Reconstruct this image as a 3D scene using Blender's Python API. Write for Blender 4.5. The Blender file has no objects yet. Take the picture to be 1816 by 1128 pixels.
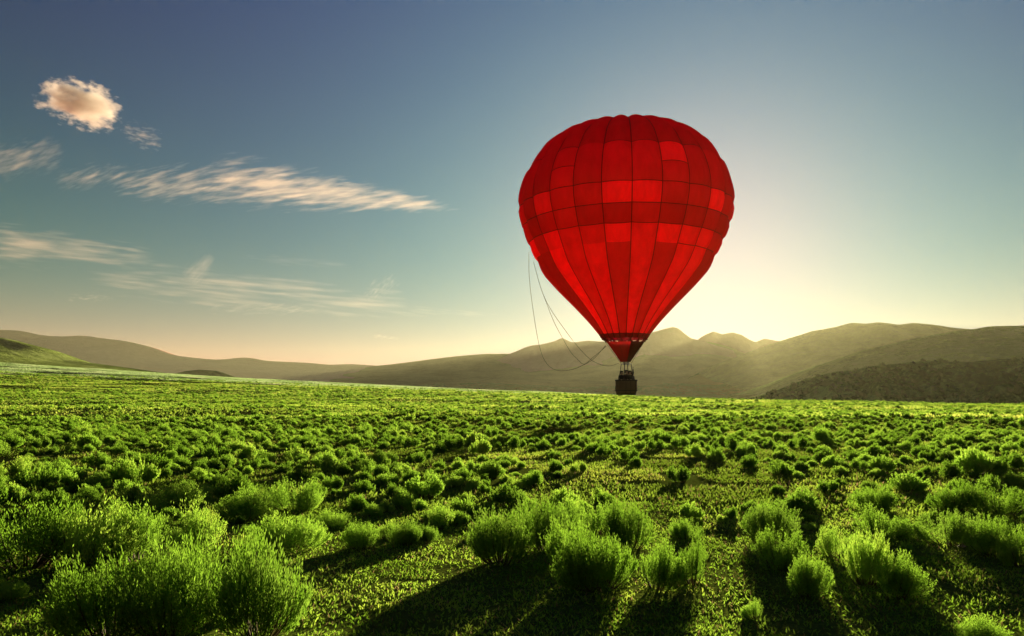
import bpy, math, random
import numpy as np
from mathutils import Vector, Matrix

scene = bpy.context.scene
COL = scene.collection
F, CX, HY, EYE = 1425.0, 908.0, 706.0, 1.8        # focal length, centre column and horizon row of the photograph; eye height

# ------------------------------------------------------------------ camera
cam_data = bpy.data.cameras.new('camera')
cam_data.sensor_width = 36.0
cam_data.lens = 36.0 * F / 1816.0
cam_data.shift_y = (HY - 564.0) / 1816.0
cam_data.clip_start = 0.1
cam_data.clip_end = 60000.0
cam = bpy.data.objects.new('camera', cam_data)
cam.location = (0, 0, EYE)
cam.rotation_euler = (math.radians(90), 0, 0)
COL.objects.link(cam)
scene.camera = cam

# ------------------------------------------------------------------ sky and sun
SUN_DIR = Vector(((1320 - CX) / F, 1.0, (HY - 565) / F)).normalized()
SUN_ELEV = math.asin(SUN_DIR.z)
SUN_AZ = math.atan2(SUN_DIR.x, SUN_DIR.y)          # clockwise from +Y
world = bpy.data.worlds.new('World')
scene.world = world
world.use_nodes = True
wn, wl = world.node_tree.nodes, world.node_tree.links
wn.clear()
w_out = wn.new('ShaderNodeOutputWorld')
w_bg = wn.new('ShaderNodeBackground')
w_sky = wn.new('ShaderNodeTexSky')
w_sky.sky_type = 'NISHITA'
w_sky.sun_disc = False
w_sky.sun_elevation = SUN_ELEV
w_sky.sun_rotation = SUN_AZ
w_sky.altitude = 1500
w_sky.air_density = 1.0
w_sky.dust_density = 1.0
w_sky.ozone_density = 2.0
# sky light: the Nishita sky thinned and deepened, a low warm band all round the horizon and a round aureole about the sun
def w_math(op, a_, b_=None):
    n = wn.new('ShaderNodeMath'); n.operation = op
    for i_, v_ in enumerate((a_, b_)):
        if v_ is None: continue
        if isinstance(v_, (int, float)): n.inputs[i_].default_value = v_
        else: wl.new(v_, n.inputs[i_])
    return n.outputs[0]
def w_mul(vec, col):
    n = wn.new('ShaderNodeVectorMath'); n.operation = 'MULTIPLY'
    wl.new(vec, n.inputs[0]); n.inputs[1].default_value = col
    return n.outputs[0]
def w_add(a_, b_):
    n = wn.new('ShaderNodeVectorMath'); n.operation = 'ADD'
    wl.new(a_, n.inputs[0]); wl.new(b_, n.inputs[1])
    return n.outputs[0]
w_tc = wn.new('ShaderNodeTexCoord')
w_nrm = wn.new('ShaderNodeVectorMath'); w_nrm.operation = 'NORMALIZE'; wl.new(w_tc.outputs['Generated'], w_nrm.inputs[0])
w_sep = wn.new('ShaderNodeSeparateXYZ'); wl.new(w_nrm.outputs[0], w_sep.inputs[0])
w_low = w_math('SUBTRACT', 1.0, w_math('MAXIMUM', w_sep.outputs[2], 0.0))
w_dot = wn.new('ShaderNodeVectorMath'); w_dot.operation = 'DOT_PRODUCT'; wl.new(w_nrm.outputs[0], w_dot.inputs[0]); w_dot.inputs[1].default_value = Vector(((1240 - CX) / F, 1.0, (HY - 508) / F)).normalized()
w_cos = w_math('MULTIPLY_ADD', w_dot.outputs['Value'], 0.5)
w_cos.node.inputs[2].default_value = 0.5
w_sum = w_mul(w_sky.outputs[0], (0.020, 0.020, 0.0215))
for base_, power_, col_ in ((w_low, 0.0001, (0, 0, 0.155)), (w_low, 6, (0, 1.0, 0.34)), (w_low, 20, (4.0, 0, 0)),
                            (w_cos, 10, (0, 0.17, 0.66)), (w_cos, 40, (0.34, 0.80, 0.36)), (w_cos, 120, (1.45, 0.34, 0.36))):
    w_sum = w_add(w_sum, w_mul(w_math('POWER', base_, power_), col_))
wl.new(w_sum, w_bg.inputs[0])
w_bg.inputs[1].default_value = 0.10
wl.new(w_bg.outputs[0], w_out.inputs[0])

sun_data = bpy.data.lights.new('sun', 'SUN')
sun_data.energy = 5.0
sun_data.angle = math.radians(0.6)
sun_data.color = (1.0, 0.86, 0.62)
sun = bpy.data.objects.new('sun', sun_data)
sun.rotation_euler = (-SUN_DIR).to_track_quat('-Z', 'Y').to_euler()
sun.location = (20, -10, 60)
COL.objects.link(sun)

scene.view_settings.view_transform = 'Standard'
scene.view_settings.look = 'None'
scene.view_settings.gamma = 1.0
scene.view_settings.use_curve_mapping = False
scene.view_settings.exposure = 1.8
scene.render.engine = 'CYCLES'
cy = scene.cycles
cy.use_denoising = True
cy.max_bounces = 10
cy.diffuse_bounces = 3
cy.glossy_bounces = 2
cy.transmission_bounces = 8
cy.transparent_max_bounces = 12
cy.volume_bounces = 1
cy.volume_step_rate = 0.16
cy.volume_max_steps = 1024
cy.sample_clamp_indirect = 4.0

# ------------------------------------------------------------------ helpers
rng = np.random.default_rng(11)

def P(px, py, dist):
    """World point at distance dist (along +Y) that the photograph shows at (px, py)."""
    return Vector(((px - CX) / F * dist, dist, EYE + (HY - py) / F * dist))

def _hash(ix, iy, seed):
    n = (ix.astype(np.int64) * 374761393 + iy.astype(np.int64) * 668265263 + seed * 974634541) & 0x7fffffff
    n = ((n ^ (n >> 13)) * 1274126177) & 0x7fffffff
    n = (n ^ (n >> 16)) & 0xffff
    return n / 65535.0

def vnoise(x, y, seed=0):
    x = np.asarray(x, float); y = np.asarray(y, float)
    ix = np.floor(x); iy = np.floor(y)
    fx = x - ix; fy = y - iy
    fx = fx * fx * fx * (fx * (fx * 6 - 15) + 10); fy = fy * fy * fy * (fy * (fy * 6 - 15) + 10)
    a = _hash(ix, iy, seed); b = _hash(ix + 1, iy, seed); c = _hash(ix, iy + 1, seed); d = _hash(ix + 1, iy + 1, seed)
    return (a + (b - a) * fx) * (1 - fy) + (c + (d - c) * fx) * fy

def fbm(x, y, octaves=4, seed=0, gain=0.5):
    s = 0.0; a = 1.0; t = 0.0
    for o in range(octaves):
        s = s + a * (vnoise(x * 2 ** o + 17.3 * o, y * 2 ** o - 9.1 * o, seed + o) * 2 - 1); t += a; a *= gain
    return s / t

def ridged(x, y, octaves=4, seed=0):
    s = 0.0; a = 1.0; t = 0.0
    for o in range(octaves):
        s = s + a * (1 - np.abs(vnoise(x * 2 ** o + 5.7 * o, y * 2 ** o + 3.3 * o, seed + o) * 2 - 1)); t += a; a *= 0.5
    return s / t

def sstep(a, b, x):
    t = np.clip((x - a) / (b - a), 0, 1)
    return t * t * (3 - 2 * t)

def mesh_np(name, verts, faces, mat=None, smooth=False):
    """faces: int array (n,k) with equal k, or a list of lists."""
    me = bpy.data.meshes.new(name)
    verts = np.asarray(verts, np.float32)
    if isinstance(faces, np.ndarray):
        n, k = faces.shape
        me.vertices.add(len(verts)); me.vertices.foreach_set('co', verts.ravel())
        me.loops.add(n * k); me.loops.foreach_set('vertex_index', faces.astype(np.int32).ravel())
        me.polygons.add(n)
        me.polygons.foreach_set('loop_start', np.arange(0, n * k, k, dtype=np.int32))
        me.update(calc_edges=True)
    else:
        me.from_pydata(verts.tolist(), [], faces)
    if smooth:
        me.polygons.foreach_set('use_smooth', np.ones(len(me.polygons), bool))
    if mat is not None:
        me.materials.append(mat)
    me.validate()
    return me

def obj(name, me, parent=None, label=None, cat=None, group=None, kind=None):
    o = bpy.data.objects.new(name, me)
    COL.objects.link(o)
    if parent is not None: o.parent = parent
    if label: o['label'] = label
    if cat: o['category'] = cat
    if group: o['group'] = group
    if kind: o['kind'] = kind
    return o

def grid_faces(nu, nv):
    i = np.arange(nu - 1)[:, None] * nv + np.arange(nv - 1)[None, :]
    i = i.ravel()
    return np.stack([i, i + nv, i + nv + 1, i + 1], 1)

def new_mat(name):
    m = bpy.data.materials.new(name)
    m.use_nodes = True
    nt = m.node_tree
    nt.nodes.clear()
    out = nt.nodes.new('ShaderNodeOutputMaterial')
    return m, nt, out

def N(nt, kind, **kw):
    n = nt.nodes.new(kind)
    for k, v in kw.items(): setattr(n, k, v)
    return n

def ramp(nt, fac, stops):
    r = N(nt, 'ShaderNodeValToRGB')
    el = r.color_ramp.elements
    while len(el) < len(stops): el.new(0.5)
    for e, (p, c) in zip(el, stops):
        e.position = p; e.color = (*c, 1) if len(c) == 3 else c
    nt.links.new(fac, r.inputs[0])
    return r.outputs[0]

def mathn(nt, op, a, b=None, clamp=False):
    n = N(nt, 'ShaderNodeMath', operation=op, use_clamp=clamp)
    for i, v in enumerate((a, b)):
        if v is None: continue
        if isinstance(v, (int, float)): n.inputs[i].default_value = v
        else: nt.links.new(v, n.inputs[i])
    return n.outputs[0]

def noise_tex(nt, vec, scale, detail=4, rough=0.55):
    n = N(nt, 'ShaderNodeTexNoise')
    n.inputs['Scale'].default_value = scale
    n.inputs['Detail'].default_value = detail
    n.inputs['Roughness'].default_value = rough
    if vec is not None: nt.links.new(vec, n.inputs['Vector'])
    return n.outputs['Fac']

# ------------------------------------------------------------------ materials
def leaf_material(name, dark, light, trans=0.55, var=5.0):
    m, nt, out = new_mat(name)
    tc = N(nt, 'ShaderNodeTexCoord')
    oi = N(nt, 'ShaderNodeObjectInfo')
    nz = noise_tex(nt, tc.outputs['Object'], var, 3)
    f = mathn(nt, 'ADD', nz, mathn(nt, 'MULTIPLY', mathn(nt, 'SUBTRACT', oi.outputs['Random'], 0.5), 0.75), clamp=True)
    mid_ = tuple((a_ + b_) / 2 for a_, b_ in zip(dark, light))
    c = ramp(nt, f, [(0.05, (mid_[0] * 0.92, mid_[1] * 0.86, mid_[2] * 1.1)), (0.28, dark), (0.72, light), (0.95, (light[0] * 1.25, light[1] * 1.02, light[2] * 1.3))])
    d = N(nt, 'ShaderNodeBsdfDiffuse'); t = N(nt, 'ShaderNodeBsdfTranslucent')
    nt.links.new(c, d.inputs[0]); nt.links.new(c, t.inputs[0])
    mx = N(nt, 'ShaderNodeMixShader'); mx.inputs[0].default_value = trans
    nt.links.new(d.outputs[0], mx.inputs[1]); nt.links.new(t.outputs[0], mx.inputs[2])
    nt.links.new(mx.outputs[0], out.inputs[0])
    return m

M_LEAF = leaf_material('shrub_leaf', (0.125, 0.25, 0.014), (0.28, 0.47, 0.040), 0.70)
M_COVER = leaf_material('ground_cover_leaf', (0.14, 0.26, 0.014), (0.28, 0.44, 0.036), 0.6, 0.8)
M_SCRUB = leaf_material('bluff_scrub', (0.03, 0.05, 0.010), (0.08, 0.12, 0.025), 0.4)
M_GRASS = leaf_material('ground_grass', (0.19, 0.28, 0.022), (0.34, 0.47, 0.055), 0.66, 0.1)
M_GRASS_MID = leaf_material('plain_grass', (0.11, 0.18, 0.012), (0.23, 0.34, 0.030), 0.6, 0.5)
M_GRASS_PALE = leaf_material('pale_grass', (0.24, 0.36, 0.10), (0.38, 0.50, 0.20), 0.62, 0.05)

def simple_mat(name, col, rough=0.8, spec=0.2, bump=None, col2=None, scale=8.0):
    m, nt, out = new_mat(name)
    b = N(nt, 'ShaderNodeBsdfPrincipled')
    b.inputs['Roughness'].default_value = rough
    b.inputs['Specular IOR Level'].default_value = spec
    tc = N(nt, 'ShaderNodeTexCoord')
    nz = noise_tex(nt, tc.outputs['Object'], scale, 5)
    c2 = col2 or tuple(0.7 * x for x in col)
    nt.links.new(ramp(nt, nz, [(0.3, c2), (0.7, col)]), b.inputs['Base Color'])
    if bump:
        bp = N(nt, 'ShaderNodeBump'); bp.inputs['Strength'].default_value = bump; bp.inputs['Distance'].default_value = 0.02
        nt.links.new(nz, bp.inputs['Height']); nt.links.new(bp.outputs[0], b.inputs['Normal'])
    nt.links.new(b.outputs[0], out.inputs[0])
    return m

M_STEM = simple_mat('shrub_stem', (0.10, 0.075, 0.03), 0.9, 0.1)

def ground_material():
    m, nt, out = new_mat('ground_soil_and_moss')
    g = N(nt, 'ShaderNodeNewGeometry')
    b = N(nt, 'ShaderNodeBsdfPrincipled')
    b.inputs['Roughness'].default_value = 1.0
    b.inputs['Specular IOR Level'].default_value = 0.0
    n1 = noise_tex(nt, g.outputs['Position'], 0.35, 6)
    n2 = noise_tex(nt, g.outputs['Position'], 9.0, 5, 0.65)
    f = mathn(nt, 'ADD', mathn(nt, 'MULTIPLY', n1, 0.5), mathn(nt, 'MULTIPLY', n2, 0.5))
    nt.links.new(ramp(nt, f, [(0.32, (0.07, 0.075, 0.016)), (0.5, (0.11, 0.15, 0.018)), (0.68, (0.17, 0.23, 0.03))]), b.inputs['Base Color'])
    bp = N(nt, 'ShaderNodeBump'); bp.inputs['Strength'].default_value = 1.0; bp.inputs['Distance'].default_value = 0.06
    nt.links.new(n2, bp.inputs['Height']); nt.links.new(bp.outputs[0], b.inputs['Normal'])
    nt.links.new(b.outputs[0], out.inputs[0])
    return m

def hill_material(name, stops, scale, bump_d):
    m, nt, out = new_mat(name)
    g = N(nt, 'ShaderNodeNewGeometry')
    b = N(nt, 'ShaderNodeBsdfPrincipled')
    b.inputs['Roughness'].default_value = 1.0
    b.inputs['Specular IOR Level'].default_value = 0.0
    n1 = noise_tex(nt, g.outputs['Position'], scale, 6, 0.6)
    n2 = noise_tex(nt, g.outputs['Position'], scale * 9, 6, 0.7)
    f = mathn(nt, 'ADD', mathn(nt, 'MULTIPLY', n1, 0.55), mathn(nt, 'MULTIPLY', n2, 0.45))
    nt.links.new(ramp(nt, f, stops), b.inputs['Base Color'])
    bp = N(nt, 'ShaderNodeBump'); bp.inputs['Strength'].default_value = 0.9; bp.inputs['Distance'].default_value = bump_d
    nt.links.new(n2, bp.inputs['Height']); nt.links.new(bp.outputs[0], b.inputs['Normal'])
    nt.links.new(b.outputs[0], out.inputs[0])
    return m

M_GROUND = ground_material()
M_HILL_GREEN = hill_material('hill_scrub_green', [(0.40, (0.06, 0.09, 0.015)), (0.5, (0.18, 0.24, 0.04)), (0.60, (0.36, 0.44, 0.11))], 0.012, 3.0)  # scrub green; relief shading of the flat-lit slopes put into its patches
M_HILL_BLUFF = hill_material('hill_eroded_bluff', [(0.42, (0.028, 0.06, 0.008)), (0.5, (0.09, 0.19, 0.025)), (0.58, (0.32, 0.50, 0.12))], 0.03, 2.5)  # strong patch contrast paints in the gully shading that sky light leaves out
M_HILL_TAN = hill_material('hill_dry_grass', [(0.36, (0.30, 0.21, 0.07)), (0.5, (0.46, 0.34, 0.12)), (0.66, (0.60, 0.46, 0.18))], 0.008, 5.0)
M_HILL_SPUR = hill_material('hill_scrub_painted_sun', [(0.41, (0.05, 0.12, 0.015)), (0.5, (0.20, 0.35, 0.05)), (0.59, (0.48, 0.66, 0.16))], 0.012, 3.0)  # pale stops paint sunlit ridges on scrub slopes that get no direct sun
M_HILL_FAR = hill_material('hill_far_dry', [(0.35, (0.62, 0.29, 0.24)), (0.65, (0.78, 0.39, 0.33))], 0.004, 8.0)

# ------------------------------------------------------------------ ground
def ground_z(x, y):
    x = np.asarray(x, float); y = np.asarray(y, float)
    far = sstep(25, 420, y)
    left = np.clip((170 - x) / 460, 0, 1.3) ** 1.45 * 21.5 * far * (1 - 0.55 * sstep(520, 1300, y))
    right = -3.6 * np.clip((x - 20) / 250, 0, 1) * sstep(60, 420, y)
    near = 0.10 * fbm(x * 0.16, y * 0.16, 3, 5) + 0.035 * fbm(x * 0.9, y * 0.9, 3, 9) * (1 - sstep(30, 60, np.hypot(x, y)))
    roll = 0.55 * fbm(x * 0.03, y * 0.05, 3, 21) * sstep(18, 60, y)
    return left + right + near + roll

def build_ground():
    s = np.linspace(-1, 1, 361)
    xs = np.sinh(s * 7.2) / np.sinh(7.2) * 6000
    t = np.linspace(0, 1, 420)
    ys = np.concatenate([np.linspace(-300, -4, 14), -3 + (np.sinh(t * 7.2) / np.sinh(7.2)) * 6000])
    X, Y = np.meshgrid(xs, ys, indexing='ij')
    Z = ground_z(X, Y)
    me = mesh_np('ground', np.stack([X, Y, Z], -1).reshape(-1, 3), grid_faces(*X.shape), M_GROUND, True)
    obj('ground', me, kind='structure', label='green scrubby valley floor reaching to the hills')
build_ground()

# ------------------------------------------------------------------ hills
def build_hill(name, label, sky, d_crest, d_front, mat, seed, base_py=None, n_u=220, n_v=60, rough=0.06, gully=0.5, gscale=1.0, shape=1.0, back=0.7, edge=0.0, du=0.0):
    """sky: the crest as the photograph shows it; the hill stands at d_crest with its foot at d_front."""
    sky = np.array(sky, float)
    us = np.linspace(sky[0, 0], sky[-1, 0], n_u)
    crest_y = np.interp(us, sky[:, 0], sky[:, 1])
    k = np.ones(5) / 5
    crest_y = np.convolve(np.pad(crest_y, 2, mode='edge'), k, 'valid')
    dc = d_crest + du * (us - us[0]) / (us[-1] - us[0])
    xc = (us - CX) / F * dc
    zc = EYE + (HY - crest_y) / F * dc
    ts = np.concatenate([np.linspace(0, 1, n_v), np.linspace(1, 2, 14)[1:]])
    T, U = np.meshgrid(ts, us)
    XC = np.repeat(xc[:, None], len(ts), 1); ZC = np.repeat(zc[:, None], len(ts), 1); DC = np.repeat(dc[:, None], len(ts), 1)
    front = T <= 1
    depth = d_crest - d_front
    Y = np.where(front, DC - (1 - T) * depth, DC + (T - 1) * depth * back)
    tf = np.clip(T, 0, 1)
    prof = np.where(front, tf ** shape * (1 - 0.35 * (1 - tf) * tf * 2), 1 - sstep(0, 1, T - 1))
    X = XC + depth * 0.12 * fbm(XC / depth * 1.5, Y / depth * 1.5, 3, seed + 40) * np.sin(np.pi * np.clip(T, 0, 1))
    base = ground_z(X, Y) - 3.0
    H = np.maximum(ZC - base, 0)
    g = ridged(XC / depth * 3.2 * gscale + 0.6 * fbm(XC / depth * 2, T * 1.5, 3, seed), T * 0.9 + seed, 4, seed) - 0.62
    amp = np.sin(np.pi * np.clip(T, 0, 1) ** 0.8) * np.where(front, 1, 0.4)
    Z = base + H * prof + H * gully * g * amp * 0.5 + H * rough * fbm(X / depth * 9, Y / depth * 9, 4, seed + 7) * np.where(T < 0.97, 1, 0.35) * sstep(0, 0.1, tf)
    # the front never rises over the line of sight to its crest
    lim = EYE + (ZC - EYE) * Y / DC
    Z = np.where(front & (T < 1), np.minimum(Z, lim - 0.002 * DC * 0 - (1 - T) * 0.01 * H), Z)
    me = mesh_np(name, np.stack([X, Y, Z], -1).reshape(-1, 3), grid_faces(*X.shape), mat, True)
    HILLS[label] = (X, Y, Z)
    return obj(name, me, kind='structure', label=label)

HILLS = {}
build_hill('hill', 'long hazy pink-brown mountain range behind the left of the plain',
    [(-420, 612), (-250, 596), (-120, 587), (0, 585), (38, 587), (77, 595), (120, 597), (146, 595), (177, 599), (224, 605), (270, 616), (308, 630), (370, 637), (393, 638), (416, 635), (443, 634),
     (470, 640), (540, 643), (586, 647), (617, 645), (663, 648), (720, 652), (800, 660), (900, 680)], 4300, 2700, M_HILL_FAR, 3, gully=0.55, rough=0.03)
build_hill('hill', 'dark green rounded hillside rising at the left edge of the plain',
    [(-420, 560), (-250, 572), (-120, 583), (0, 598), (38, 609), (69, 616), (96, 627), (127, 639), (154, 643), (200, 649), (250, 656), (310, 664), (380, 673)], 760, 470, M_HILL_GREEN, 8, n_v=46, gully=0.35, rough=0.05, du=60)
build_hill('hill', 'small smooth dark green dome before the pink range',
    [(290, 672), (308, 663), (328, 658), (355, 655.5), (385, 658), (405, 665), (430, 674), (445, 682)], 1500, 1250, M_HILL_GREEN, 12, n_u=90, n_v=30, gully=0.12, rough=0.03)
build_hill('hill', 'broad tan and green hill behind the balloon basket',
    [(500, 688), (520, 680), (578, 666), (620, 656), (655, 650), (700, 645), (740, 640), (800, 633), (860, 628), (900, 627), (950, 629), (1010, 620), (1070, 612), (1130, 606), (1200, 604),
     (1254, 605), (1290, 614), (1330, 628), (1400, 650), (1500, 676)], 4200, 2500, M_HILL_TAN, 17, n_u=320, n_v=70, gully=0.55, rough=0.04)
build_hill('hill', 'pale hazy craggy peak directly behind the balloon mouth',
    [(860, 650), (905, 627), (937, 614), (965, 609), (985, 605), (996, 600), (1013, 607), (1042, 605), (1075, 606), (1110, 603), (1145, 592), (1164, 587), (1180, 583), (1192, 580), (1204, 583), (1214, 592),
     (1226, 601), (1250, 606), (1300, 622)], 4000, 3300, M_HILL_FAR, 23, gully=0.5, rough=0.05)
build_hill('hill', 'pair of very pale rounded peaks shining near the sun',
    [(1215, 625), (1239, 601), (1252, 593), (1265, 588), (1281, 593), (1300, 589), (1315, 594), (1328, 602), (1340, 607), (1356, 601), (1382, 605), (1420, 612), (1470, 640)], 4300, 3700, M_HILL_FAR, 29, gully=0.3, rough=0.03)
build_hill('hill', 'brown-green rounded ridge above the right of the valley',
    [(1240, 664), (1263, 650), (1300, 634), (1340, 620), (1378, 607), (1400, 600), (1438, 588), (1482, 580), (1512, 572), (1535, 574), (1561, 571), (1594, 576), (1620, 572), (1654, 575), (1698, 582), (1721, 584),
     (1780, 592), (1900, 600), (2050, 610)], 3000, 1700, M_HILL_GREEN, 31, n_u=320, n_v=70, gully=0.6, rough=0.05)
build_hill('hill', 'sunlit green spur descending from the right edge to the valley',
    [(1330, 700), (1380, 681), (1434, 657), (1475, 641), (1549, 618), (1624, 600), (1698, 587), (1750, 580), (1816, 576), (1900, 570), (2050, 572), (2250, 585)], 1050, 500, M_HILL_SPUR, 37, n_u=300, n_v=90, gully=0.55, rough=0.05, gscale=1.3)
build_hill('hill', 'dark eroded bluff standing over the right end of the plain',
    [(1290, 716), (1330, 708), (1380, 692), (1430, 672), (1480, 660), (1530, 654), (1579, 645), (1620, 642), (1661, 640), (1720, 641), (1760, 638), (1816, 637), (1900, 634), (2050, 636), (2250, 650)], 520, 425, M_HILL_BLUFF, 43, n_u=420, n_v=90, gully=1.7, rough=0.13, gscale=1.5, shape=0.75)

# ------------------------------------------------------------------ hot-air balloon
BD = 65.0
PXM = BD / F
BX, BY = (1107.5 - CX) / F * BD, BD

def fabric(name, col, trans):
    m, nt, out = new_mat(name)
    tc = N(nt, 'ShaderNodeTexCoord')
    mp_ = N(nt, 'ShaderNodeMapping'); mp_.inputs['Scale'].default_value = (1.6, 1.6, 0.5)
    nt.links.new(tc.outputs['Object'], mp_.inputs[0])
    nz = noise_tex(nt, mp_.outputs[0], 1.1, 6, 0.62)
    c = ramp(nt, nz, [(0.3, tuple(0.72 * x for x in col)), (0.68, col)])  # blotches paint wrinkle shading into the cloth colour; the bump shows little
    d = N(nt, 'ShaderNodeBsdfDiffuse'); t = N(nt, 'ShaderNodeBsdfTranslucent')
    bp_ = N(nt, 'ShaderNodeBump'); bp_.inputs['Strength'].default_value = 0.5; bp_.inputs['Distance'].default_value = 0.25
    nt.links.new(nz, bp_.inputs['Height']); nt.links.new(bp_.outputs[0], d.inputs['Normal']); nt.links.new(bp_.outputs[0], t.inputs['Normal'])
    nt.links.new(c, d.inputs[0]); nt.links.new(c, t.inputs[0])
    mx = N(nt, 'ShaderNodeMixShader'); mx.inputs[0].default_value = trans
    nt.links.new(d.outputs[0], mx.inputs[1]); nt.links.new(t.outputs[0], mx.inputs[2])
    gl = N(nt, 'ShaderNodeBsdfGlossy'); gl.inputs['Roughness'].default_value = 0.45
    gl.inputs['Color'].default_value = (1, 0.9, 0.85, 1)
    m2 = N(nt, 'ShaderNodeMixShader'); m2.inputs[0].default_value = 0.015
    nt.links.new(mx.outputs[0], m2.inputs[1]); nt.links.new(gl.outputs[0], m2.inputs[2])
    nt.links.new(m2.outputs[0], out.inputs[0])
    return m

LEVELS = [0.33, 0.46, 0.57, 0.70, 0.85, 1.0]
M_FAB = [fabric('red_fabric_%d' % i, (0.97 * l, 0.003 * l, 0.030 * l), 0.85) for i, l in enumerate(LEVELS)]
M_TAPE = simple_mat('load_tape_webbing', (0.055, 0.003, 0.004), 0.8, 0.2)
M_DARKRED = fabric('mouth_band_nomex', (0.16, 0.004, 0.008), 0.5)
M_SCOOP = [fabric('scoop_fabric', (c_, 0.004, 0.006), 0.55) for c_ in (0.045, 0.24, 0.12)]  # one cloth in dark, bright and middle copies: face shading put into colour
M_ROPE = simple_mat('rope_fibre', (0.16, 0.11, 0.06), 0.9, 0.1)
M_STEEL = simple_mat('burner_steel', (0.35, 0.33, 0.30), 0.4, 0.5)
M_LEATHER = simple_mat('basket_leather', (0.045, 0.028, 0.018), 0.7, 0.3)

def wicker_mat():
    m, nt, out = new_mat('basket_wicker')
    tc = N(nt, 'ShaderNodeTexCoord')
    b = N(nt, 'ShaderNodeBsdfPrincipled'); b.inputs['Roughness'].default_value = 0.8
    w = N(nt, 'ShaderNodeTexWave', wave_type='BANDS', bands_direction='Z'); w.inputs['Scale'].default_value = 9; w.inputs['Distortion'].default_value = 1.5
    w2 = N(nt, 'ShaderNodeTexWave', wave_type='BANDS', bands_direction='X'); w2.inputs['Scale'].default_value = 6
    nt.links.new(tc.outputs['Object'], w.inputs[0]); nt.links.new(tc.outputs['Object'], w2.inputs[0])
    f = mathn(nt, 'MULTIPLY', w.outputs['Fac'], w2.outputs['Fac'])
    nt.links.new(ramp(nt, f, [(0.1, (0.07, 0.035, 0.016)), (0.9, (0.26, 0.14, 0.065))]), b.inputs['Base Color'])
    bp = N(nt, 'ShaderNodeBump'); bp.inputs['Strength'].default_value = 0.8; bp.inputs['Distance'].default_value = 0.02
    nt.links.new(f, bp.inputs['Height']); nt.links.new(bp.outputs[0], b.inputs['Normal'])
    nt.links.new(b.outputs[0], out.inputs[0])
    return m
M_WICKER = wicker_mat()

balloon = obj('hot_air_balloon', None, label='red hot-air balloon with wicker basket hovering over the green plain', cat='balloon')

# height and radius of the envelope
PROF = np.array([(23.68, 0), (23.62, 1.7), (23.42, 3.1), (23.08, 4.25), (22.66, 5.2), (22.1, 6.0), (21.47, 6.7), (20.45, 7.408), (19.72, 7.85), (19.05, 8.115), (18.28, 8.345), (17.54, 8.442), (16.67, 8.383),
                 (16.03, 8.228), (14.89, 7.832), (13.66, 7.235), (12.79, 6.824), (12.11, 6.451), (10.83, 5.358), (9.28, 3.909), (8.0, 2.786), (6.95, 2.018), (6.59, 1.787)])
prof_z, prof_r = PROF[:, 0], PROF[:, 1] * 0.985
def smooth_prof(z):
    return np.interp(z, prof_z[::-1], prof_r[::-1])
Z_TOP, Z_MOUTH = prof_z[0], prof_z[-1]
# arc-length table with light smoothing
_zz = np.concatenate([Z_TOP - (Z_TOP - prof_z[5]) * np.linspace(0, 1, 60) ** 2, np.linspace(prof_z[5], Z_MOUTH, 200)[1:]])
_rr = smooth_prof(_zz)
for _ in range(3):
    _rr[3:-1] = np.convolve(_rr, np.ones(7) / 7, 'same')[3:-1] if False else _rr[3:-1]
_s = np.concatenate([[0], np.cumsum(np.hypot(np.diff(_zz), np.diff(_rr)))])
_su = np.linspace(0, _s[-1], 300)
_zu, _ru = np.interp(_su, _s, _zz), np.interp(_su, _s, _rr)
ker = np.hanning(13); ker /= ker.sum()
def _sm(a):
    p = np.concatenate([2 * a[0] - a[6:0:-1], a, 2 * a[-1] - a[-2:-8:-1]])
    return np.convolve(p, ker, 'valid')
_ru[0] = 0
_zu, _ru = _sm(_zu), np.abs(_sm(_ru))
def z_of_row(py):
    """height of the profile point whose front face the photograph shows at row py"""
    best = None
    rows = HY - (_zu - EYE) * F / (BD - _ru)
    # from the crown down to the mouth the first crossing
    for i in range(len(_su) - 1):
        if rows[i] <= py <= rows[i + 1] or rows[i + 1] <= py <= rows[i]:
            if _zu[i] < Z_TOP - 1.0: best = i; break
    return _su[best if best is not None else 0]
ROW_PY = [253, 286, 322, 358, 394, 429, 590]
S_ROWS = [z_of_row(p) for p in ROW_PY]
S_TOPCAP = _su[-1] * 0.075
S_MID = 0.55 * S_TOPCAP + 0.45 * S_ROWS[0]
S_ALL = [S_TOPCAP] + S_ROWS + [_su[-1]]
NG = 24
SEAM0 = -4.2
_dz, _dr = np.gradient(_zu), np.gradient(_ru)
_dl = np.hypot(_dz, _dr) + 1e-9
def env_point(s, a_deg, bulge):
    """point on the envelope, pushed out along the surface normal by bulge metres"""
    r = np.interp(s, _su, _ru) + bulge * np.interp(s, _su, -_dz / _dl)
    z = np.interp(s, _su, _zu) + bulge * np.interp(s, _su, _dr / _dl)
    a = np.radians(a_deg)
    return np.stack([r * np.sin(a), -r * np.cos(a), z], -1)

def panel_mesh(name, s0, s1, a0, mat, nu=7, nv=5, inset=0.0):
    nv = max(3, int((s1 - s0) / 0.45) + 2)
    ss = np.linspace(s0, s1, nv)
    uu = np.linspace(0, 1, nu)
    S, U = np.meshgrid(ss, uu, indexing='ij')
    span = 360 / NG
    r = np.interp(S, _su, _ru)
    # the fabric fills outward between the load tapes, a little less at the horizontal seams
    edge = 1 - 0.35 * np.abs(2 * (S - s0) / (s1 - s0) - 1) ** 6
    b = 0.34 * np.sin(np.pi * U) ** 0.8 * edge * np.clip(r / 6.5, 0.12, 1)
    V = env_point(S, a0 + span * U, b)
    return mesh_np(name, V.reshape(-1, 3), grid_faces(nv, nu), mat, True)

BO = Vector((BX, BY, 0))
def bpart(name, me, parent=None):
    o = obj(name, me, parent or balloon)
    return o
balloon.location = (BX, BY, 0)

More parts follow.
